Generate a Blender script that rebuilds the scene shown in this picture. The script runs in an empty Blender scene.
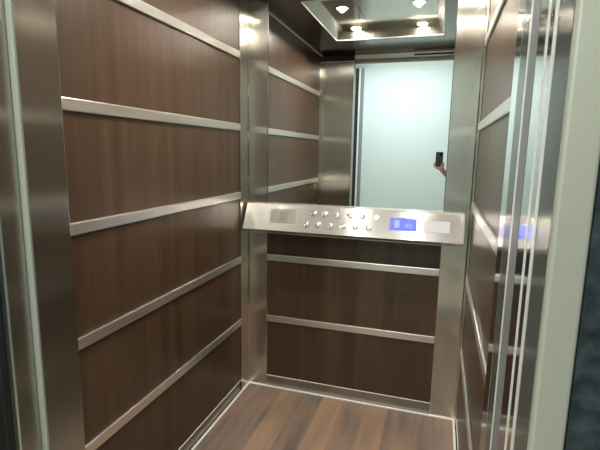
import bpy, bmesh, math, random
from mathutils import Vector, Matrix
random.seed(4)
S = bpy.context.scene
C = S.collection

# ------------------------------------------------------------------ materials
def new_mat(name):
    m = bpy.data.materials.new(name); m.use_nodes = True
    nt = m.node_tree
    return m, nt, nt.nodes['Principled BSDF']

def plain(name, col, rough=0.5, metal=0.0, spec=0.5):
    m, nt, b = new_mat(name)
    b.inputs['Base Color'].default_value = (*col, 1)
    b.inputs['Roughness'].default_value = rough
    b.inputs['Metallic'].default_value = metal
    b.inputs['Specular IOR Level'].default_value = spec
    # a faint procedural unevenness of the finish
    tc = nt.nodes.new('ShaderNodeTexCoord'); n = nt.nodes.new('ShaderNodeTexNoise')
    n.inputs['Scale'].default_value = 35
    mr = nt.nodes.new('ShaderNodeMapRange')
    mr.inputs[3].default_value = max(0.0, rough - 0.04); mr.inputs[4].default_value = min(1.0, rough + 0.04)
    nt.links.new(tc.outputs['Object'], n.inputs['Vector'])
    nt.links.new(n.outputs['Fac'], mr.inputs[0]); nt.links.new(mr.outputs[0], b.inputs['Roughness'])
    return m

def steel(name, col, rough, aniso=0.0, rot=0.0, axis='z', streak=0.06, metal=1.0, tint=None):
    """brushed steel: fine streaks along axis"""
    m, nt, b = new_mat(name)
    tc = nt.nodes.new('ShaderNodeTexCoord'); mp = nt.nodes.new('ShaderNodeMapping')
    sc = {'z': (420, 420, 3), 'x': (3, 420, 420), 'y': (420, 3, 420)}[axis]
    mp.inputs['Scale'].default_value = sc
    n = nt.nodes.new('ShaderNodeTexNoise'); n.inputs['Scale'].default_value = 1.0; n.inputs['Detail'].default_value = 3
    nt.links.new(tc.outputs['Object'], mp.inputs['Vector']); nt.links.new(mp.outputs[0], n.inputs['Vector'])
    ra = nt.nodes.new('ShaderNodeMapRange')
    ra.inputs[3].default_value = rough - streak; ra.inputs[4].default_value = rough + streak
    nt.links.new(n.outputs['Fac'], ra.inputs[0]); nt.links.new(ra.outputs[0], b.inputs['Roughness'])
    cr = nt.nodes.new('ShaderNodeValToRGB')
    cr.color_ramp.elements[0].position = 0.3; cr.color_ramp.elements[0].color = (col[0]*.97, col[1]*.97, col[2]*.97, 1)
    cr.color_ramp.elements[1].position = 0.7; cr.color_ramp.elements[1].color = (*col, 1)
    nt.links.new(n.outputs['Fac'], cr.inputs[0]); nt.links.new(cr.outputs[0], b.inputs['Base Color'])
    b.inputs['Metallic'].default_value = 1
    if aniso:
        b.inputs['Anisotropic'].default_value = aniso
        b.inputs['Anisotropic Rotation'].default_value = rot
        ge = nt.nodes.new('ShaderNodeNewGeometry'); t = nt.nodes.new('ShaderNodeVectorMath'); t.operation = 'CROSS_PRODUCT'
        t.inputs[1].default_value = (0, 0.0001, 1)
        nt.links.new(ge.outputs['Normal'], t.inputs[0]); nt.links.new(t.outputs[0], b.inputs['Tangent'])
    b.inputs['Metallic'].default_value = metal
    if tint: b.inputs['Specular Tint'].default_value = (tint, tint, tint, 1)
    return m

def wood_panel_mat(name, dark, mid, light, rough=0.3):
    m, nt, b = new_mat(name)
    tc = nt.nodes.new('ShaderNodeTexCoord'); mp = nt.nodes.new('ShaderNodeMapping')
    mp.inputs['Scale'].default_value = (17, 17, 0.55)
    n = nt.nodes.new('ShaderNodeTexNoise'); n.inputs['Scale'].default_value = 1; n.inputs['Detail'].default_value = 5
    n.inputs['Roughness'].default_value = .6
    mp2 = nt.nodes.new('ShaderNodeMapping'); mp2.inputs['Scale'].default_value = (160, 160, 5)
    n2 = nt.nodes.new('ShaderNodeTexNoise'); n2.inputs['Scale'].default_value = 1; n2.inputs['Detail'].default_value = 3
    nt.links.new(tc.outputs['Object'], mp.inputs[0]); nt.links.new(mp.outputs[0], n.inputs['Vector'])
    nt.links.new(tc.outputs['Object'], mp2.inputs[0]); nt.links.new(mp2.outputs[0], n2.inputs['Vector'])
    mx = nt.nodes.new('ShaderNodeMath'); mx.operation = 'MULTIPLY_ADD'; mx.inputs[1].default_value = .22
    ad = nt.nodes.new('ShaderNodeMath'); ad.operation = 'MULTIPLY'; ad.inputs[1].default_value = .78
    nt.links.new(n.outputs['Fac'], ad.inputs[0]); nt.links.new(n2.outputs['Fac'], mx.inputs[0]); nt.links.new(ad.outputs[0], mx.inputs[2])
    cr = nt.nodes.new('ShaderNodeValToRGB'); e = cr.color_ramp.elements
    e[0].position = .34; e[0].color = (*dark, 1); e[1].position = .66; e[1].color = (*light, 1)
    k = e.new(.5); k.color = (*mid, 1)
    nt.links.new(mx.outputs[0], cr.inputs[0]); nt.links.new(cr.outputs[0], b.inputs['Base Color'])
    b.inputs['Roughness'].default_value = rough
    b.inputs['Specular IOR Level'].default_value = .5
    return m

def floor_mat():
    m, nt, b = new_mat('vinyl_plank')
    tc = nt.nodes.new('ShaderNodeTexCoord')
    mp = nt.nodes.new('ShaderNodeMapping'); mp.inputs['Rotation'].default_value = (0, 0, math.pi/2)
    mp.inputs['Location'].default_value = (.31, .02, 0)
    br = nt.nodes.new('ShaderNodeTexBrick')
    br.inputs['Scale'].default_value = 1; br.inputs['Brick Width'].default_value = 2.4; br.inputs['Row Height'].default_value = .125
    br.inputs['Mortar Size'].default_value = .0005; br.inputs['Mortar Smooth'].default_value = .2
    br.inputs['Color1'].default_value = (0, 0, 0, 1); br.inputs['Color2'].default_value = (1, 1, 1, 1); br.inputs['Mortar'].default_value = (.1, .1, .1, 1)
    br.offset = .37
    nt.links.new(tc.outputs['Object'], mp.inputs[0]); nt.links.new(mp.outputs[0], br.inputs['Vector'])
    mp2 = nt.nodes.new('ShaderNodeMapping'); mp2.inputs['Scale'].default_value = (22, 1.6, 1)
    n = nt.nodes.new('ShaderNodeTexNoise'); n.inputs['Scale'].default_value = 1; n.inputs['Detail'].default_value = 6; n.inputs['Distortion'].default_value = .6
    nt.links.new(tc.outputs['Object'], mp2.inputs[0]); nt.links.new(mp2.outputs[0], n.inputs['Vector'])
    mp3 = nt.nodes.new('ShaderNodeMapping'); mp3.inputs['Scale'].default_value = (7, 2.2, 1)
    n3 = nt.nodes.new('ShaderNodeTexNoise'); n3.inputs['Scale'].default_value = 1; n3.inputs['Detail'].default_value = 2
    nt.links.new(tc.outputs['Object'], mp3.inputs[0]); nt.links.new(mp3.outputs[0], n3.inputs['Vector'])
    a = nt.nodes.new('ShaderNodeMath'); a.operation = 'MULTIPLY'; a.inputs[1].default_value = .26
    nt.links.new(br.outputs['Color'], a.inputs[0])
    a2 = nt.nodes.new('ShaderNodeMath'); a2.operation = 'MULTIPLY_ADD'; a2.inputs[1].default_value = .45
    nt.links.new(n.outputs['Fac'], a2.inputs[0]); nt.links.new(a.outputs[0], a2.inputs[2])
    a3 = nt.nodes.new('ShaderNodeMath'); a3.operation = 'MULTIPLY_ADD'; a3.inputs[1].default_value = .44
    nt.links.new(n3.outputs['Fac'], a3.inputs[0]); nt.links.new(a2.outputs[0], a3.inputs[2])
    cr = nt.nodes.new('ShaderNodeValToRGB'); e = cr.color_ramp.elements
    e[0].position = .34; e[0].color = (.085, .066, .058, 1)
    e[1].position = .74; e[1].color = (.33, .205, .130, 1)
    k = e.new(.47); k.color = (.165, .122, .100, 1)
    k = e.new(.60); k.color = (.25, .165, .118, 1)
    nt.links.new(a3.outputs[0], cr.inputs[0])
    mul = nt.nodes.new('ShaderNodeMix'); mul.data_type = 'RGBA'; mul.blend_type = 'MIX'
    nt.links.new(br.outputs['Fac'], mul.inputs['Factor']); nt.links.new(cr.outputs[0], mul.inputs['A'])
    mul.inputs['B'].default_value = (.09, .065, .052, 1)
    nt.links.new(mul.outputs['Result'], b.inputs['Base Color'])
    b.inputs['Roughness'].default_value = .38
    return m

def granite_mat():
    m, nt, b = new_mat('dark_granite')
    tc = nt.nodes.new('ShaderNodeTexCoord')
    n = nt.nodes.new('ShaderNodeTexNoise'); n.inputs['Scale'].default_value = 60; n.inputs['Detail'].default_value = 6
    mp = nt.nodes.new('ShaderNodeMapping'); mp.inputs['Scale'].default_value = (6, 6, .6); mp.inputs['Rotation'].default_value = (0, .12, 0)
    v = nt.nodes.new('ShaderNodeTexNoise'); v.inputs['Scale'].default_value = 1.3; v.inputs['Detail'].default_value = 4
    nt.links.new(tc.outputs['Object'], n.inputs['Vector']); nt.links.new(tc.outputs['Object'], mp.inputs[0]); nt.links.new(mp.outputs[0], v.inputs['Vector'])
    cr = nt.nodes.new('ShaderNodeValToRGB'); e = cr.color_ramp.elements
    e[0].position = .3; e[0].color = (.018, .025, .028, 1); e[1].position = .75; e[1].color = (.062, .08, .085, 1)
    nt.links.new(n.outputs['Fac'], cr.inputs[0])
    vr = nt.nodes.new('ShaderNodeValToRGB'); q = vr.color_ramp.elements
    q[0].position = .492; q[0].color = (0, 0, 0, 1); q[1].position = .508; q[1].color = (0, 0, 0, 1)
    k = q.new(.5); k.color = (.35, .35, .35, 1)
    nt.links.new(v.outputs['Fac'], vr.inputs[0])
    mx = nt.nodes.new('ShaderNodeMix'); mx.data_type = 'RGBA'
    nt.links.new(vr.outputs[0], mx.inputs['Factor']); nt.links.new(cr.outputs[0], mx.inputs['A']); mx.inputs['B'].default_value = (.28, .34, .34, 1)
    nt.links.new(mx.outputs['Result'], b.inputs['Base Color'])
    b.inputs['Roughness'].default_value = .25
    return m

def emit(name, col, strength):
    m, nt, b = new_mat(name)
    b.inputs['Base Color'].default_value = (*col, 1)
    b.inputs['Emission Color'].default_value = (*col, 1); b.inputs['Emission Strength'].default_value = strength
    return m

M = {}
M['steel'] = steel('brushed_steel', (.68, .645, .575), .20, 1.0, 0.0, streak=.01)
M['steel_soft'] = steel('satin_steel', (.56, .55, .49), .22, 1.0, 0.0, streak=.01)
M['steel_rail'] = steel('rail_steel', (.80, .78, .72), .30, axis='y', metal=.92, streak=.012)
M['steel_railx'] = steel('rail_steel_cross', (.80, .78, .72), .30, axis='x', metal=.92, streak=.012)
M['steel_console'] = steel('console_steel', (.60, .585, .55), .17, .92, .25, axis='x', streak=.02, metal=.55)
M['steel_semi'] = steel('semi_polished_steel', (.34, .34, .31), .15, streak=.02, tint=.35, metal=.7)
M['pale_edge'] = plain('pale_edge_steel', (.46, .45, .39), .4, .2)
M['gasket'] = plain('blue_grey_gasket', (.19, .20, .20), .45)
M['edge'] = steel('edge_steel', (.66, .64, .57), .28, streak=.01)
M['steel_polish'] = steel('polished_steel', (.62, .61, .58), .10, streak=.03)
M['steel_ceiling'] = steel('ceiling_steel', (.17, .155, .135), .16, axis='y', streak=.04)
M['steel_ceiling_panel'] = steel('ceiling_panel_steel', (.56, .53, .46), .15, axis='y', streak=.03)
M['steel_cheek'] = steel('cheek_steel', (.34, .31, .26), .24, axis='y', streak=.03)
M['steel_frame'] = plain('frame_satin', (.56, .535, .44), .42, .4)
M['steel_skirt'] = steel('skirting_steel', (.36, .35, .31), .35, axis='x')
M['alu'] = plain('bright_aluminium', (.86, .84, .80), .35, .2)
M['white_metal'] = plain('white_powder_coat', (.90, .92, .93), .4)
M['chrome'] = plain('chrome', (.85, .84, .82), .12, 1)
M['button'] = plain('button_metal', (.60, .59, .57), .22, .9)
M['wood'] = wood_panel_mat('dark_wood_laminate', (.044, .0235, .0125), (.062, .035, .0195), (.086, .052, .031), .30)
M['floor'] = floor_mat()
M['granite'] = granite_mat()
M['black'] = plain('black_rubber', (.012, .012, .012), .6)
M['dark'] = plain('dark_recess', (.02, .02, .02), .7)
M['mirror'] = plain('mirror_glass', (.95, .955, .935), .0, 1)
mm = M['mirror'].node_tree
for l in list(mm.links):
    if l.to_socket.name == 'Roughness': mm.links.remove(l)
M['mirror'].node_tree.nodes['Principled BSDF'].inputs['Roughness'].default_value = 0.0
M['hall'] = plain('white_paint', (.75, .86, .85), .7)
M['grey_paint'] = plain('grey_paint', (.26, .30, .31), .5)
M['hall_ceil'] = plain('white_ceiling_paint', (.85, .87, .86), .8)
M['hall_floor'] = plain('beige_tile', (.62, .56, .47), .35)
M['lamp'] = emit('lamp_lens', (1.0, .94, .83), 600)
M['hall_lamp'] = emit('panel_lens', (.94, 1.0, .98), 4)
M['blue'] = emit('blue_backlight', (.055, .085, .62), .85)
M['glyph'] = emit('pale_glyph', (.14, .19, .80), 1.0)
M['label'] = plain('white_label', (.52, .52, .55), .5)
M['ink'] = plain('grey_print', (.36, .36, .39), .6)
M['grille'] = plain('grille_steel', (.36, .34, .31), .4, 1)
M['phone'] = plain('phone_back', (.06, .065, .075), .25)
M['glass_lens'] = plain('lens_glass', (.01, .01, .012), .05)
M['skin'] = plain('skin', (.58, .32, .24), .55)
M['shirt'] = plain('grey_cotton', (.16, .17, .19), .9)
M['trouser'] = plain('dark_denim', (.03, .035, .05), .9)
M['hair'] = plain('dark_hair', (.02, .014, .010), .6)
M['shoe'] = plain('black_shoe', (.02, .02, .02), .5)

# ------------------------------------------------------------------ helpers
def link(name, bm, mat, parent=None, kind=None, smooth=False):
    me = bpy.data.meshes.new(name); bm.to_mesh(me); bm.free()
    if mat: me.materials.append(M[mat])
    if smooth:
        for f in me.polygons: f.use_smooth = True
    o = bpy.data.objects.new(name, me); C.objects.link(o)
    if parent: o.parent = parent
    if kind: o['kind'] = kind
    return o

def add_box(bm, x0, x1, y0, y1, z0, z1, bevel=0.0, seg=2):
    b = bmesh.new()
    vs = bmesh.ops.create_cube(b, size=1)['verts']
    for v in vs:
        v.co = Vector((x0 + (v.co.x+.5)*(x1-x0), y0 + (v.co.y+.5)*(y1-y0), z0 + (v.co.z+.5)*(z1-z0)))
    if bevel: bmesh.ops.bevel(b, geom=b.edges[:], offset=bevel, segments=seg, affect='EDGES', profile=.5)
    bmesh.ops.recalc_face_normals(b, faces=b.faces[:])
    t = bpy.data.meshes.new('t'); b.to_mesh(t); b.free(); bm.from_mesh(t); bpy.data.meshes.remove(t)

def box(name, x0, x1, y0, y1, z0, z1, mat, parent=None, kind=None, bevel=0.0, seg=2):
    x0, x1 = min(x0, x1), max(x0, x1); y0, y1 = min(y0, y1), max(y0, y1); z0, z1 = min(z0, z1), max(z0, z1)
    bm = bmesh.new(); add_box(bm, x0, x1, y0, y1, z0, z1, bevel, seg)
    return link(name, bm, mat, parent, kind)

def prism(name, pts, axis, a0, a1, mat, parent=None, kind=None, bevel=0.0):
    """extrude a closed outline: axis x -> pts (y,z); axis z -> pts (x,y); axis y -> pts (x,z)"""
    bm = bmesh.new()
    def mk(p, a): return {'x': (a, p[0], p[1]), 'y': (p[0], a, p[1]), 'z': (p[0], p[1], a)}[axis]
    A = [bm.verts.new(mk(p, a0)) for p in pts]; B = [bm.verts.new(mk(p, a1)) for p in pts]
    bm.faces.new(A); bm.faces.new(B)
    for i in range(len(pts)):
        j = (i+1) % len(pts); bm.faces.new((A[i], A[j], B[j], B[i]))
    bmesh.ops.recalc_face_normals(bm, faces=bm.faces[:])
    if bevel: bmesh.ops.bevel(bm, geom=bm.edges[:], offset=bevel, segments=2, affect='EDGES', profile=.5)
    return link(name, bm, mat, parent, kind)

def lathe(bm, prof, n=28, mtx=None):
    rings = []
    for r, z in prof:
        if r < 1e-6: rings.append([bm.verts.new((0, 0, z))])
        else: rings.append([bm.verts.new((r*math.cos(2*math.pi*k/n), r*math.sin(2*math.pi*k/n), z)) for k in range(n)])
    for a, b in zip(rings, rings[1:]):
        for k in range(n):
            l = (k+1) % n
            if len(a) == 1 and len(b) == 1: continue
            if len(a) == 1: bm.faces.new((a[0], b[k], b[l]))
            elif len(b) == 1: bm.faces.new((a[k], a[l], b[0]))
            else: bm.faces.new((a[k], a[l], b[l], b[k]))
    bmesh.ops.recalc_face_normals(bm, faces=bm.faces[:])
    if mtx: bm.transform(mtx)

def thing(name, label, cat, loc=(0, 0, 0), group=None):
    o = bpy.data.objects.new(name, None); C.objects.link(o); o.location = loc
    o.empty_display_size = .05
    o['label'] = label; o['category'] = cat
    if group: o['group'] = group
    return o
def tag(o, label, cat, group=None):
    o['label'] = label; o['category'] = cat
    if group: o['group'] = group
    return o
def keep(o, root):
    """parent without moving: root only has a location"""
    o.parent = root; o.location = o.location - root.location
    return o

# ------------------------------------------------------------------ cabin dimensions (metres)
W = 1.21            # cabin width, left wall face x = 0
CZ = 2.245          # ceiling
YF = -1.585         # inner face of front return, left
YFR = -1.488        # inner edge of right return
RAIL = (1.931, 1.5585, 1.1905, .8255, .4545)   # tops of the wall strips
RH = .038
ZB = .072           # top of skirting
LEG = .112          # corner post, width along the side walls

# ---- floor
fl = box('floor', 0, W, YF, 0, -.04, 0, 'floor', kind='structure')
bm = bmesh.new()
add_box(bm, 0, .013, YF, 0, 0, .006, .002); 
link('trim_1', bm, 'alu', None, 'structure')
box('trim_2', .013, W-.013, -.014, 0, 0, .006, 'alu', kind='structure', bevel=.002)
box('trim_3', W-.013, W, YFR, 0, 0, .006, 'alu', kind='structure', bevel=.002)

# ---- side walls: backing + laminate boards + steel strips
def side_wall(name, side, y1):
    s = 1 if side == 'left' else -1
    X = lambda d: d if side == 'left' else W - d      # d = distance into the cabin from wall face
    w = box(name, X(-.05), X(-.016), y1, .02, 0, 2.45, 'dark', kind='structure')
    edges = [CZ + .0] + [r - RH/2 for r in RAIL] + [ZB]
    for a, b in zip(edges, edges[1:]):
        box('wood_panel', X(-.0155), X(-.002), y1 + (.083 if side == 'left' else .002), -LEG, b + .0005, a - .0005, 'wood', w, bevel=.0008, seg=1)
    for r in RAIL:
        box('metal_strip', X(-.0018), X(.008), y1 + (.083 if side == 'left' else .003), -LEG - .001, r - RH, r, 'steel_rail', w, bevel=.003, seg=2)
    return w
wl = side_wall('wall_left', 'left', YF)
wr = side_wall('wall_right', 'right', YFR)
box('baseboard_left', -.0155, -.004, YF, -LEG, 0, ZB - .004, 'steel_skirt', kind='structure')
box('baseboard_right', W+.0155, W+.004, YFR, -LEG, 0, ZB - .004, 'steel_skirt', kind='structure')
box('trim_4', -.004, .001, YF, -LEG, ZB - .004, ZB, 'alu', kind='structure', bevel=.001)
box('trim_5', W + .004, W - .001, YFR, -LEG, ZB - .004, ZB, 'alu', kind='structure', bevel=.001)

# ---- back wall
MX0, MX1 = .121, 1.078
wb = box('wall_back', -.016, W + .016, .012, .05, 0, 2.45, 'dark', kind='structure')
edges = [1.10] + [r - RH/2 for r in RAIL[3:]] + [ZB]
for a, b in zip(edges, edges[1:]):
    box('wood_panel', MX0 - .002, MX1 + .002, .002, .0115, b + .0005, a - .0005, 'wood', wb, bevel=.0008, seg=1)
for r in RAIL[3:]:
    box('metal_strip', MX0 - .001, MX1 + .001, -.006, .0018, r - RH, r, 'steel_railx', wb, bevel=.003)
box('baseboard_back', MX0, MX1, .003, .0115, 0, ZB - .004, 'steel_skirt', kind='structure')
box('trim_6', MX0, MX1, -.001, .0035, ZB - .004, ZB, 'alu', kind='structure', bevel=.001)

# corner posts (folded steel, two wings)
def post(name, x0, xin, s):
    t = .004
    pts = [(x0, -LEG), (x0 + s*t, -LEG), (x0 + s*t, -t*2.2), (x0 + s*t*2.2, -t), (xin - s*.002, -t), (xin, -t + .002), (xin, .010), (x0, .010)]
    return prism(name, pts, 'z', 0, CZ + .1, 'steel', kind='structure')
post('trim_7', 0, MX0, 1)
post('trim_8', W, MX1, -1)

# ---- mirror
mir = box('mirror', MX0 + .001, MX1 - .001, 0, .006, 1.102, CZ + .08, 'mirror')
tag(mir, 'tall frameless wall mirror above the sloping button console', 'mirror')

# ---- ceiling : perimeter, recess cheeks, polished panel
RX0, RX1, RY0, RY1 = .245, 1.015, -1.075, -.18        # opening lower edge
IX0, IX1, IY0, IY1 = .300, .975, -1.10, -.225           # upper edge of recess
ZP = 2.305
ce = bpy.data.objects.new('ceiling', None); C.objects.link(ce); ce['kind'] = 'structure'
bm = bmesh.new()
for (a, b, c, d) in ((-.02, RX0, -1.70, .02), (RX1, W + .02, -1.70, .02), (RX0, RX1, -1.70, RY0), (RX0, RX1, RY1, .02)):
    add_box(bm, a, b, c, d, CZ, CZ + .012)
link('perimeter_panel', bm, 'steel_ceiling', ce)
def quad(name, p, mat, parent):
    # a thin folded sheet
    bm = bmesh.new()
    n = (Vector(p[1]) - Vector(p[0])).cross(Vector(p[2]) - Vector(p[0])).normalized() * .004
    a = [bm.verts.new(Vector(q)) for q in p]; b = [bm.verts.new(Vector(q) + n) for q in p]
    bm.faces.new(a); bm.faces.new(b)
    for i in range(4):
        j = (i+1) % 4; bm.faces.new((a[i], a[j], b[j], b[i]))
    bmesh.ops.recalc_face_normals(bm, faces=bm.faces[:])
    return link(name, bm, mat, parent)
L = [(RX0, RY0, CZ), (RX0, RY1, CZ), (RX1, RY1, CZ), (RX1, RY0, CZ)]
U = [(IX0, IY0 + .03, ZP), (IX0, IY1, ZP), (IX1, IY1, ZP), (IX1, IY0 + .03, ZP)]
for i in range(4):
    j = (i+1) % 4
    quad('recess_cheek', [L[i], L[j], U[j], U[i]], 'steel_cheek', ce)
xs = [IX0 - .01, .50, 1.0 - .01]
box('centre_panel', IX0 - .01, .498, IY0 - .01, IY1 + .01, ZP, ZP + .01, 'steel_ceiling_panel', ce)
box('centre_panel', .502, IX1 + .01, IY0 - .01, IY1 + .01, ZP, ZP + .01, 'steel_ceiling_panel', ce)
# bright lip round the recess
for (a, b, c, d) in ((RX0 - .004, RX0 + .004, RY0 - .004, RY1), (RX1 - .004, RX1 + .004, RY0 - .004, RY1), (RX0 + .0045, RX1 - .0045, RY0 - .004, RY0 + .004), (RX0 + .0045, RX1 - .0045, RY1 - .004, RY1 + .004)):
    box('recess_lip', a, b, c, d, CZ - .005, CZ + .004, 'alu', ce, bevel=.0015)
# shadow-gap angle where ceiling meets the side walls
box('trim_9', 0, .006, YF, -LEG - .002, CZ - .010, CZ - .001, 'alu', kind='structure', bevel=.002)
box('trim_10', W, W - .006, YFR, -LEG - .002, CZ - .010, CZ - .001, 'alu', kind='structure', bevel=.002)

# downlights
spots = [(.402, -1.010, 'round lit downlight by the doorway, on the side of the long wood wall'),
         (.868, -1.005, 'round lit downlight by the doorway, on the side of the parked door leaves'),
         (.400, -.545, 'round lit downlight away from the doorway, on the long wood wall side'),
         (.866, -.547, 'round lit downlight away from the doorway, on the parked door leaf side')]
d0 = None
for i, (x, y, lab) in enumerate(spots):
    if d0 is None:
        d0 = thing('downlight', lab, 'ceiling light', (x, y, ZP), 'recessed downlights of the cabin ceiling')
        bm = bmesh.new(); lathe(bm, [(.032, -.001), (.033, -.004), (.037, -.004), (.039, -.001), (.039, 0), (.032, 0)], 36)
        link('trim_ring', bm, 'chrome', d0, smooth=True)
        bm = bmesh.new(); lathe(bm, [(0, -.004), (.018, -.0034), (.032, -.001), (.032, 0), (0, 0)], 36)
        link('lens', bm, 'lamp', d0, smooth=True)
    else:
        d = d0.copy(); C.objects.link(d); d.location = (x, y, ZP); d['label'] = lab
        for ch in list(d0.children):
            c = ch.copy(); C.objects.link(c); c.parent = d
    ld = bpy.data.lights.new('downlight_beam', 'SPOT'); ld.energy = 15; ld.color = (1.0, .94, .83)
    ld.spot_size = math.radians(150); ld.spot_blend = .9; ld.shadow_soft_size = .022
    lo = bpy.data.objects.new('downlight_beam', ld); C.objects.link(lo); lo.location = (x, y, ZP - .006)

# ---- front: returns and header
wf = bpy.data.objects.new('wall_front', None); C.objects.link(wf); wf['kind'] = 'structure'
box('return_panel', -.016, .285, -1.6835, YF, 0, 2.188, 'steel_soft', wf, bevel=.002)
box('return_cap', -.016, .285, -1.66, YF + .001, 2.1885, 2.195, 'alu', wf, bevel=.001)
box('gap_filler', -.016, .285, -1.66, YF - .02, 2.1955, CZ + .01, 'dark', wf)
XR = 1.157
box('return_panel', XR, 1.30, -1.5505, YFR, 0, CZ, 'steel_polish', wf, bevel=.0006)
box('return_panel', XR + .0003, 1.30, -1.6155, -1.5515, 0, CZ, 'steel_semi', wf, bevel=.0006)
box('header_panel', .288, 1.155, -1.650, -1.59, 2.165, 2.205, 'steel_soft', wf, bevel=.002)
bm = bmesh.new()
bm.free()
def cover(xa, xb, za, zb):
    ys = lambda z: -1.603 + (z - 2.207) * .25  # downward tilt added so the cover mirrors the bright hallway and reads lighter
    return prism('track_cover', [(-1.640, za), (ys(za), za), (ys(zb), zb), (-1.640, zb)], 'x', xa, xb, 'edge', wf)
cover(.288, .78, 2.207, CZ - .003); cover(.7805, 1.155, 2.207, 2.2175); cover(.7805, 1.155, 2.2325, CZ - .003)
box('track_slot', .7805, 1.155, -1.639, -1.612, 2.2185, 2.2315, 'dark', wf)

prism('trim_17', [(0, YF + .0005), (.0042, YF + .0005), (.0042, YF + .082), (0, YF + .082)], 'z', 0, CZ - .012, 'steel', kind='structure')
# ---- landing frame, left
box('trim_18', .10, .2835, -1.6855, -1.6838, 0, 2.165, 'pale_edge', kind='structure')
box('trim_11', .10, .2695, -1.735, -1.686, 0, 2.165, 'steel_soft', kind='structure', bevel=.004, seg=3)
box('trim_12', .10, .254, -1.750, -1.7355, 0, 2.18, 'black', kind='structure', bevel=.002)
# ---- sliding door leaves, parked to the right
d1 = box('door_1', XR + .0002, 1.60, -1.737, -1.6165, .01, 2.30, 'steel_polish', kind='structure', bevel=.0006)
box('edge_strip', XR - .0004, XR + .0001, -1.632, -1.6168, .012, 2.30, 'alu', d1)
box('gasket', XR - .0004, XR + .0001, -1.684, -1.6322, .012, 2.30, 'gasket', d1)
d2 = box('door_2', XR + .0002, 1.60, -1.7765, -1.738, .01, 2.30, 'steel_polish', kind='structure', bevel=.0006)
box('edge_strip', XR - .0004, XR + .0001, -1.749, -1.7385, .012, 2.30, 'alu', d2)
# landing frame, right
box('trim_13', XR + .0002, 1.26, -1.857, -1.7775, 0, 2.30, 'steel_semi', kind='structure', bevel=.0006)
box('trim_20', XR - .0004, XR + .0001, -1.793, -1.778, 0, 2.30, 'alu', kind='structure')
bm = bmesh.new(); add_box(bm, XR, 1.190, -1.869, -1.8575, 0, 2.30, .004, 3)
link('trim_14', bm, 'steel_frame', None, 'structure')
box('trim_15', .10, XR - .001, -1.857, -1.655, 2.18, 2.30, 'steel_soft', kind='structure')
# sill
box('trim_16', .2, 1.25, -1.869, YF - .001, -.04, -.002, 'steel_skirt', kind='structure')

# ---- landing wall (dark granite)
HX0, HX1, HY = -1.6, 3.2, -3.75
HZ = 2.75
wg = bpy.data.objects.new('wall_landing', None); C.objects.link(wg); wg['kind'] = 'structure'
box('granite_slab', HX0, .225, -1.868, -1.752, 0, HZ, 'granite', wg)
box('granite_slab', 1.1905, HX1, -1.869, -1.8575, 0, HZ, 'granite', wg)
box('granite_slab', .2255, 1.190, -1.869, -1.8575, 2.305, HZ, 'granite', wg)
box('wall_hall', HX0, HX1, HY - .08, HY, 0, HZ, 'hall', kind='structure')
hf = bpy.data.objects.new('trim_19', None); C.objects.link(hf); hf['kind'] = 'structure'
box('frame_post', -.034, .010, HY, HY + .03, 0, 2.60, 'grey_paint', hf, bevel=.002)
box('frame_post', -.057, -.0345, HY, HY + .034, 0, 2.60, 'white_metal', hf, bevel=.002)
box('frame_post', -.13, -.0575, HY, HY + .02, 0, 2.60, 'dark', hf, bevel=.002)
box('frame_post', 1.90, 1.965, HY, HY + .03, 0, 2.60, 'grey_paint', hf, bevel=.002)
box('frame_head', .0105, 1.8995, HY, HY + .03, 2.545, 2.60, 'grey_paint', hf, bevel=.002)
box('wall_hall_left', HX0 - .08, HX0, HY, -1.752, 0, HZ, 'hall', kind='structure')
box('wall_hall_right', HX1, HX1 + .08, HY, -1.8575, 0, HZ, 'hall', kind='structure')
box('floor_hall', HX0, HX1, HY, -1.870, -.05, -.001, 'hall_floor', kind='structure')
box('ceiling_hall', HX0, HX1, HY, -1.870, HZ, HZ + .06, 'hall_ceil', kind='structure')
hl = thing('ceiling_panel_light', 'long white panel light on the hallway ceiling outside the cabin', 'ceiling light', (.55, -2.75, HZ))
keep(box('frame', -.05, 1.15, -3.05, -2.45, HZ - .02, HZ - .0005, 'alu', bevel=.003), hl)
keep(box('diffuser', -.03, 1.13, -3.03, -2.47, HZ - .024, HZ - .0202, 'hall_lamp'), hl)
ld = bpy.data.lights.new('hall_light', 'AREA'); ld.energy = 34; ld.color = (.93, 1.0, .975); ld.shape = 'RECTANGLE'; ld.size = 1.16; ld.size_y = .56
lo = bpy.data.objects.new('hall_light', ld); C.objects.link(lo); lo.location = (.55, -2.75, HZ - .03)

# ---- sloping button console
con = thing('control_console', 'sloping brushed steel button console running across the back wall below the mirror', 'control panel', (.6, 0, .985))
PT = Vector((0, -.050, 1.122)); PB = Vector((0, -.119, .987))
X0, X1 = .018, 1.180
hous = [(-.001, 1.118), (-.004, 1.122), (PT.y + .006, 1.1235), (PT.y, PT.z - .001), (PB.y, PB.z + .002), (PB.y + .002, PB.z - .001), (PB.y + .010, PB.z - .002), (-.010, .955), (-.008, .95)]
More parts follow.
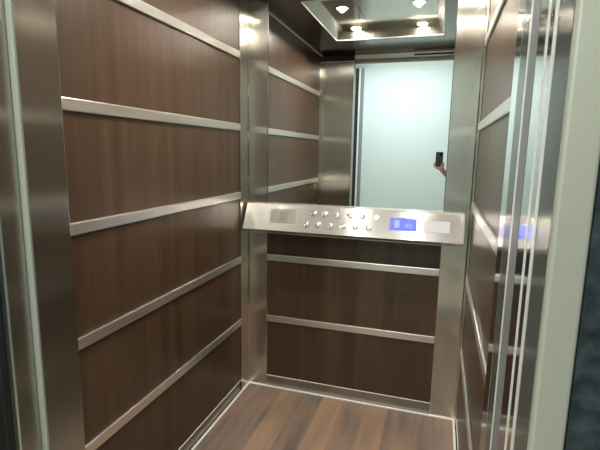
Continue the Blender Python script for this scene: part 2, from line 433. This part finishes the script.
# front edge outlines sit in front of the posts
hp = [(min(y, -.0065), z) for y, z in hous]
keep(prism('housing', hp, 'x', X0 + .003, X1 - .003, 'steel_console', bevel=.0008), con)
for xa, xb in ((X0, X0 + .0025), (X1 - .0025, X1)):
    keep(prism('end_cap', hp, 'x', xa, xb, 'steel_console'), con)
u = (PT - PB).normalized()                    # up the slope
nrm = Vector((0, u.z * -1, u.y)).normalized()   # outward normal (-y, up)
if nrm.y > 0: nrm = -nrm
def on_face(x, z):
    t = (z - PB.z) / (PT.z - PB.z); p = PB + (PT - PB) * t
    return Vector((x, p.y, z))
FR = Matrix((Vector((1, 0, 0)), u, nrm)).transposed().to_4x4()    # local x = right, y = up slope, z = out
def face_mtx(x, z, lift=0.0): return Matrix.Translation(on_face(x, z) + nrm * lift) @ FR
def plate(name, xa, xb, za, zb, thick, mat, parent, lift=0.0, bevel=.001):
    bm = bmesh.new()
    xm, zm = (xa + xb)/2, (za + zb)/2
    h = (zb - za) / u.z
    add_box(bm, -(xb - xa)/2, (xb - xa)/2, -h/2, h/2, 0, thick, bevel, 2)
    bm.transform(face_mtx(xm, zm, lift))
    return keep(link(name, bm, mat), con) if parent is con else link(name, bm, mat, parent)
# buttons
keys = [(.415, 1.087), (.479, 1.087), (.546, 1.086), (.611, 1.086), (.676, 1.085),
        (.382, 1.032), (.447, 1.032), (.515, 1.032), (.581, 1.032), (.648, 1.032), (.716, 1.031)]
b0 = None
for i, (x, z) in enumerate(keys):
    mt = Matrix.Translation(-con.location) @ face_mtx(x, z)
    if b0 is None:
        bm = bmesh.new(); lathe(bm, [(.0125, 0), (.0165, 0), (.0175, .002), (.0172, .005), (.0155, .006), (.0135, .0045), (.0125, .003)], 32)
        b0 = link('button', bm, 'button', con, smooth=True); b0.matrix_local = mt
        bm = bmesh.new(); lathe(bm, [(.0122, 0), (.0122, .004), (.0108, .0055), (.006, .0068), (0, .0072)], 32)
        link('button_cap', bm, 'button', b0, smooth=True)
    else:
        b = b0.copy(); C.objects.link(b); b.parent = con; b.matrix_local = mt
        for ch in list(b0.children):
            c = ch.copy(); C.objects.link(c); c.parent = b
# star-shaped key switch
bm = bmesh.new()
n = 12; lo_, hi_ = [], []
for k in range(n):
    r = .017 if k % 2 == 0 else .0115
    a = 2*math.pi*k/n + math.pi/6
    lo_.append(bm.verts.new((r*math.cos(a), r*math.sin(a), 0))); hi_.append(bm.verts.new((r*.85*math.cos(a), r*.85*math.sin(a), .005)))
bm.faces.new(hi_); bm.faces.new(lo_)
for k in range(n): bm.faces.new((lo_[k], lo_[(k+1) % n], hi_[(k+1) % n], hi_[k]))
bmesh.ops.recalc_face_normals(bm, faces=bm.faces[:])
ks = link('key_switch', bm, 'button', con); ks.matrix_local = Matrix.Translation(-con.location) @ face_mtx(.752, 1.086)
ks['label'] = 'pale star-shaped key switch'
bm = bmesh.new(); add_box(bm, -.0012, .0012, -.005, .005, .0045, .0058); link('key_slot', bm, 'dark', ks)
# display with its lit marks
dp = plate('display', .822, .955, 1.031, 1.090, .003, 'blue', con); dp['label'] = 'glowing blue screen'
plate('display_bezel', .813, .964, 1.024, 1.097, .0012, 'steel_console', con)
bm = bmesh.new()
add_box(bm, -.040, -.016, -.020, .018, 0, .0008); 
bm.transform(face_mtx(.885, 1.0605, .0031))
gl = link('screen_mark', bm, 'glyph', dp); 
bm = bmesh.new()
for k in range(4): add_box(bm, .012 + k*.010, .017 + k*.010, -.020, .004, 0, .0008)
bm.transform(face_mtx(.885, 1.0605, .0031))
link('screen_mark', bm, 'glyph', dp)
lp = plate('label_plate', .985, 1.112, 1.032, 1.085, .0015, 'label', con); lp['label'] = 'white printed label plate'
bm = bmesh.new()
for k in range(4): add_box(bm, -.050, .050 - .02*(k % 2), .020 - k*.013, .0215 - k*.013, 0, .0004)
bm.transform(face_mtx(1.048, 1.0585, .0016))
link('print', bm, 'ink', lp)
sg = plate('speaker_grille', .170, .325, 1.030, 1.100, .0012, 'grille', con)
sg['label'] = 'square speaker grille'
bm = bmesh.new()
for a in range(7):
    for b in range(7):
        lathe_m = Matrix.Translation(((a-3)*.007, (b-3)*.007, 0))
        t = bmesh.new(); lathe(t, [(0, .0004), (.0019, .0004), (.0019, 0), (0, 0)], 8); t.transform(lathe_m)
        me = bpy.data.meshes.new('t'); t.to_mesh(me); t.free(); bm.from_mesh(me); bpy.data.meshes.remove(me)
bm.transform(face_mtx(.2475, 1.064, .0013))
link('sound_hole', bm, 'dark', sg)['kind'] = 'stuff'

# ------------------------------------------------------------------ camera
CAM = Vector((1.0489, -2.3467, 1.4129)); F = 442.8
yaw, pitch, roll = .3026, .1632, .0167
fwd = Vector((-math.sin(yaw)*math.cos(pitch), math.cos(yaw)*math.cos(pitch), -math.sin(pitch)))
rt = Vector((math.cos(yaw), math.sin(yaw), 0)); up = rt.cross(fwd)
r2 = rt*math.cos(roll) + up*math.sin(roll); u2 = -rt*math.sin(roll) + up*math.cos(roll)
cd = bpy.data.cameras.new('camera'); cd.sensor_width = 36; cd.lens = F/600*36; cd.clip_start = .003
co = bpy.data.objects.new('camera', cd); C.objects.link(co)
mw = Matrix((r2, u2, -fwd)).transposed().to_4x4(); mw.translation = CAM; co.matrix_world = mw
S.camera = co

# ------------------------------------------------------------------ phone
ph = thing('smartphone', 'dark smartphone held up in a hand, seen in the mirror', 'phone', (1.033, -2.357, 1.286))
bm = bmesh.new()
def rounded(wd, ht, r, n=6):
    o = []
    for cx, cy, a0 in ((wd/2-r, ht-r, 0), (-wd/2+r, ht-r, 90), (-wd/2+r, r, 180), (wd/2-r, r, 270)):
        for k in range(n+1):
            a = math.radians(a0 + 90*k/n); o.append((cx + r*math.cos(a), cy + r*math.sin(a)))
    return o
def slab(bm, out, y0, y1):
    A = [bm.verts.new((x, y0, z)) for x, z in out]; B = [bm.verts.new((x, y1, z)) for x, z in out]
    bm.faces.new(A); bm.faces.new(B)
    for i in range(len(out)):
        j = (i+1) % len(out); bm.faces.new((A[i], A[j], B[j], B[i]))
    bmesh.ops.recalc_face_normals(bm, faces=bm.faces[:])
slab(bm, rounded(.071, .151, .011), -.004, .004); link('case', bm, 'phone', ph)
bm = bmesh.new(); slab(bm, rounded(.066, .146, .009), -.0046, -.0041); o = link('screen', bm, 'glass_lens', ph); o.location = (0, 0, .0025)
bm = bmesh.new(); slab(bm, rounded(.024, .030, .006), .0041, .0055); o = link('camera_bump', bm, 'glass_lens', ph); o.location = (.018, 0, .112)

# ------------------------------------------------------------------ person holding the phone
def skinned(name, joints, bones, mat, parent=None, root=None, sub=2):
    names = list(joints); idx = {n: i for i, n in enumerate(names)}
    me = bpy.data.meshes.new(name)
    me.from_pydata([joints[n][0] for n in names], [(idx[a], idx[b]) for a, b in bones], [])
    o = bpy.data.objects.new(name, me); C.objects.link(o)
    m = o.modifiers.new('skin', 'SKIN'); m.use_smooth_shade = True
    if not me.skin_vertices: 
        bpy.context.view_layer.update()
    sv = me.skin_vertices[0].data
    for n in names:
        r = joints[n][1]; sv[idx[n]].radius = r if isinstance(r, tuple) else (r, r)
        sv[idx[n]].use_root = (n == (root or names[0]))
    s = o.modifiers.new('sub', 'SUBSURF'); s.levels = sub; s.render_levels = sub
    bpy.context.view_layer.update()
    dg = bpy.context.evaluated_depsgraph_get()
    nm = bpy.data.meshes.new_from_object(o.evaluated_get(dg))
    nm.materials.clear(); nm.materials.append(M[mat])
    for f in nm.polygons: f.use_smooth = True
    bpy.data.objects.remove(o)
    r_ = bpy.data.objects.new(name, nm); C.objects.link(r_)
    if parent: r_.parent = parent
    return r_

px, py = 1.50, -2.80
J = {
 'pelvis': ((px, py, .92), (.135, .105)), 'belly': ((px, py+.01, 1.08), (.125, .095)), 'chest': ((px, py+.01, 1.26), (.145, .105)),
 'neckbase': ((px, py, 1.405), (.075, .065)), 'neck': ((px, py+.005, 1.455), .052),
 'jaw': ((px-.01, py+.03, 1.525), (.062, .075)), 'skull': ((px-.01, py+.02, 1.60), (.076, .092)), 'crown': ((px-.01, py+.015, 1.665), (.055, .07)),
 'nose': ((px-.017, py+.125, 1.565), .012),
 'Lsh': ((px-.17, py+.01, 1.36), .058), 'Lel': ((px-.235, py+.22, 1.13), .043), 'Lfa': ((px-.30, py+.32, 1.165), .038), 'Lwr': ((1.105, -2.372, 1.215), .026), 'Lpalm': ((1.062, -2.330, 1.262), (.030, .017)), 'Lknk': ((1.048, -2.3325, 1.300), (.027, .012)),
 'Rsh': ((px+.17, py+.01, 1.36), .058), 'Rel': ((px+.22, py-.02, 1.09), .042), 'Rwr': ((px+.225, py+.05, .86), .027), 'Rpalm': ((px+.22, py+.075, .79), (.018, .032)),
 'Lhip': ((px-.09, py, .86), .098), 'Lkn': ((px-.10, py+.02, .48), .062), 'Lan': ((px-.105, py-.01, .09), .042), 'Ltoe': ((px-.115, py+.14, .035), .034),
 'Rhip': ((px+.09, py, .86), .098), 'Rkn': ((px+.10, py+.02, .48), .062), 'Ran': ((px+.105, py-.01, .09), .042), 'Rtoe': ((px+.115, py+.14, .035), .034),
}
B = [('pelvis', 'belly'), ('belly', 'chest'), ('chest', 'neckbase'), ('neckbase', 'neck'), ('neck', 'jaw'), ('jaw', 'skull'), ('skull', 'crown'), ('skull', 'nose'),
     ('chest', 'Lsh'), ('Lsh', 'Lel'), ('Lel', 'Lfa'), ('Lfa', 'Lwr'), ('Lwr', 'Lpalm'), ('Lpalm', 'Lknk'),
     ('chest', 'Rsh'), ('Rsh', 'Rel'), ('Rel', 'Rwr'), ('Rwr', 'Rpalm'),
     ('pelvis', 'Lhip'), ('Lhip', 'Lkn'), ('Lkn', 'Lan'), ('Lan', 'Ltoe'), ('pelvis', 'Rhip'), ('Rhip', 'Rkn'), ('Rkn', 'Ran'), ('Ran', 'Rtoe')]
body = skinned('person', J, B, 'skin', root='pelvis')
# fingers: separate short chains joined into the body mesh
fing = []
for k, z in enumerate((1.326, 1.306, 1.286, 1.268)):      # index .. little, curling round the phone's edge
    r = (.0085, .0088, .0083, .0075)[k]; e = (.0, .004, .001, -.006)[k]
    fing.append([((1.052, -2.334, z - .012), r*1.1), ((1.074, -2.339, z - .004), r), ((1.0815, -2.356, z), r*.95), ((1.076, -2.3695, z + .002), r*.9), ((1.060 - e, -2.3715, z + .003), r*.8)])
fing.append([((1.055, -2.340, 1.262), .013), ((1.018, -2.337, 1.276), .0115), ((.9935, -2.345, 1.292), .0105), ((.986, -2.360, 1.312), .0095), ((.992, -2.371, 1.332), .0085)])   # thumb
for k in range(4):                                         # hanging hand
    dy = .030 - k*.020; L_ = (.070, .078, .073, .058)[k]; x = px + .22
    fing.append([((x, py+.078+dy*.8, .79), .010), ((x, py+.082+dy, .765), .009), ((x-.008, py+.088+dy, .765-L_*.5), .0085), ((x-.020, py+.090+dy, .765-L_), .0075)])
fing.append([((px+.215, py+.10, .82), .012), ((px+.200, py+.128, .79), .011), ((px+.192, py+.138, .755), .0095)])
bm = bmesh.new(); bm.from_mesh(body.data)
for ch in fing:
    jj = {str(i): c for i, c in enumerate(ch)}
    t = skinned('f', jj, [(str(i), str(i+1)) for i in range(len(ch)-1)], 'skin', sub=1)
    bm.from_mesh(t.data); bpy.data.objects.remove(t)
# ears
for s in (-1, 1):
    t = bmesh.new(); bmesh.ops.create_uvsphere(t, u_segments=12, v_segments=8, radius=1)
    t.transform(Matrix.Translation((px-.01+s*.074, py+.015, 1.575)) @ Matrix.Diagonal((.010, .020, .032, 1)))
    me = bpy.data.meshes.new('t'); t.to_mesh(me); t.free(); bm.from_mesh(me)
bm.to_mesh(body.data); bm.free()
for f in body.data.polygons: f.use_smooth = True
tag(body, 'person standing beside the doorway with one arm stretched out, holding up a dark phone', 'person')
def garment(name, mat, want, off):
    # cloth cut from the body's own faces, lifted off the skin along its normals and given thickness
    b = bmesh.new(); b.from_mesh(body.data); b.normal_update()
    gone = [f for f in b.faces if not want(f.calc_center_median())]
    bmesh.ops.delete(b, geom=gone, context='FACES')
    b.normal_update()
    for v in b.verts: v.co += v.normal * off
    o = link(name, b, mat, body, smooth=True)
    m = o.modifiers.new('thick', 'SOLIDIFY'); m.thickness = .003; m.offset = -1
    return o
def in_shirt(c):
    if c.y > py + .26: return False
    dx = c.x - px
    if dx < -.165: return c.z > 1.10 and c.y < py + .17 and c.z < 1.43
    if dx > .165: return c.z > 1.19 and c.z < 1.43
    return .90 < c.z < 1.415
def in_trousers(c):
    return .085 < c.z < 1.02 and abs(c.x - px) < .187 and not (c.z < .12 and c.y > py + .05) and not (c.x - px > .12 and .70 < c.z < .86 and c.y > py + .09)
garment('shirt', 'shirt', in_shirt, .014)
garment('trousers', 'trouser', in_trousers, .010)
for s in ('L', 'R'):
    x, y, z = J[s+'an'][0]; q = J[s+'toe'][0]
    skinned('shoe', {'a': ((x, y-.03, .046), .046), 'b': ((x, y+.05, .046), .046), 'c': ((q[0], q[1], .040), .040)}, [('a', 'b'), ('b', 'c')], 'shoe', body)
skinned('hair', {'a': ((px-.01, py-.035, 1.545), (.055, .05)), 'b': ((px-.01, py-.03, 1.62), (.080, .078)), 'c': ((px-.01, py+.01, 1.685), (.068, .080)), 'd': ((px-.01, py+.065, 1.672), (.05, .035))}, [('a', 'b'), ('b', 'c'), ('c', 'd')], 'hair', body)
for s in (-1, 1):
    bm = bmesh.new(); bmesh.ops.create_uvsphere(bm, u_segments=12, v_segments=8, radius=.010)
    bm.transform(Matrix.Translation((px-.014+s*.029, py+.092, 1.588))); link('eye', bm, 'glass_lens', body, smooth=True)
bm = bmesh.new(); add_box(bm, -.022, .022, -.004, .004, -.005, .005, .003); bm.transform(Matrix.Translation((px-.012, py+.104, 1.522)))
link('mouth', bm, 'skin', body, smooth=True)

# ------------------------------------------------------------------ world and view
w = bpy.data.worlds.new('world'); S.world = w; w.use_nodes = True
w.node_tree.nodes['Background'].inputs[0].default_value = (.02, .02, .02, 1)
w.node_tree.nodes['Background'].inputs[1].default_value = 0.2
S.view_settings.view_transform = 'Standard'; S.view_settings.look = 'None'
S.view_settings.exposure = 0.0; S.view_settings.gamma = 1; S.view_settings.use_curve_mapping = False
S.cycles.max_bounces = 12; S.cycles.glossy_bounces = 8; S.cycles.diffuse_bounces = 5
S.cycles.use_denoising = True; S.cycles.sample_clamp_indirect = 40
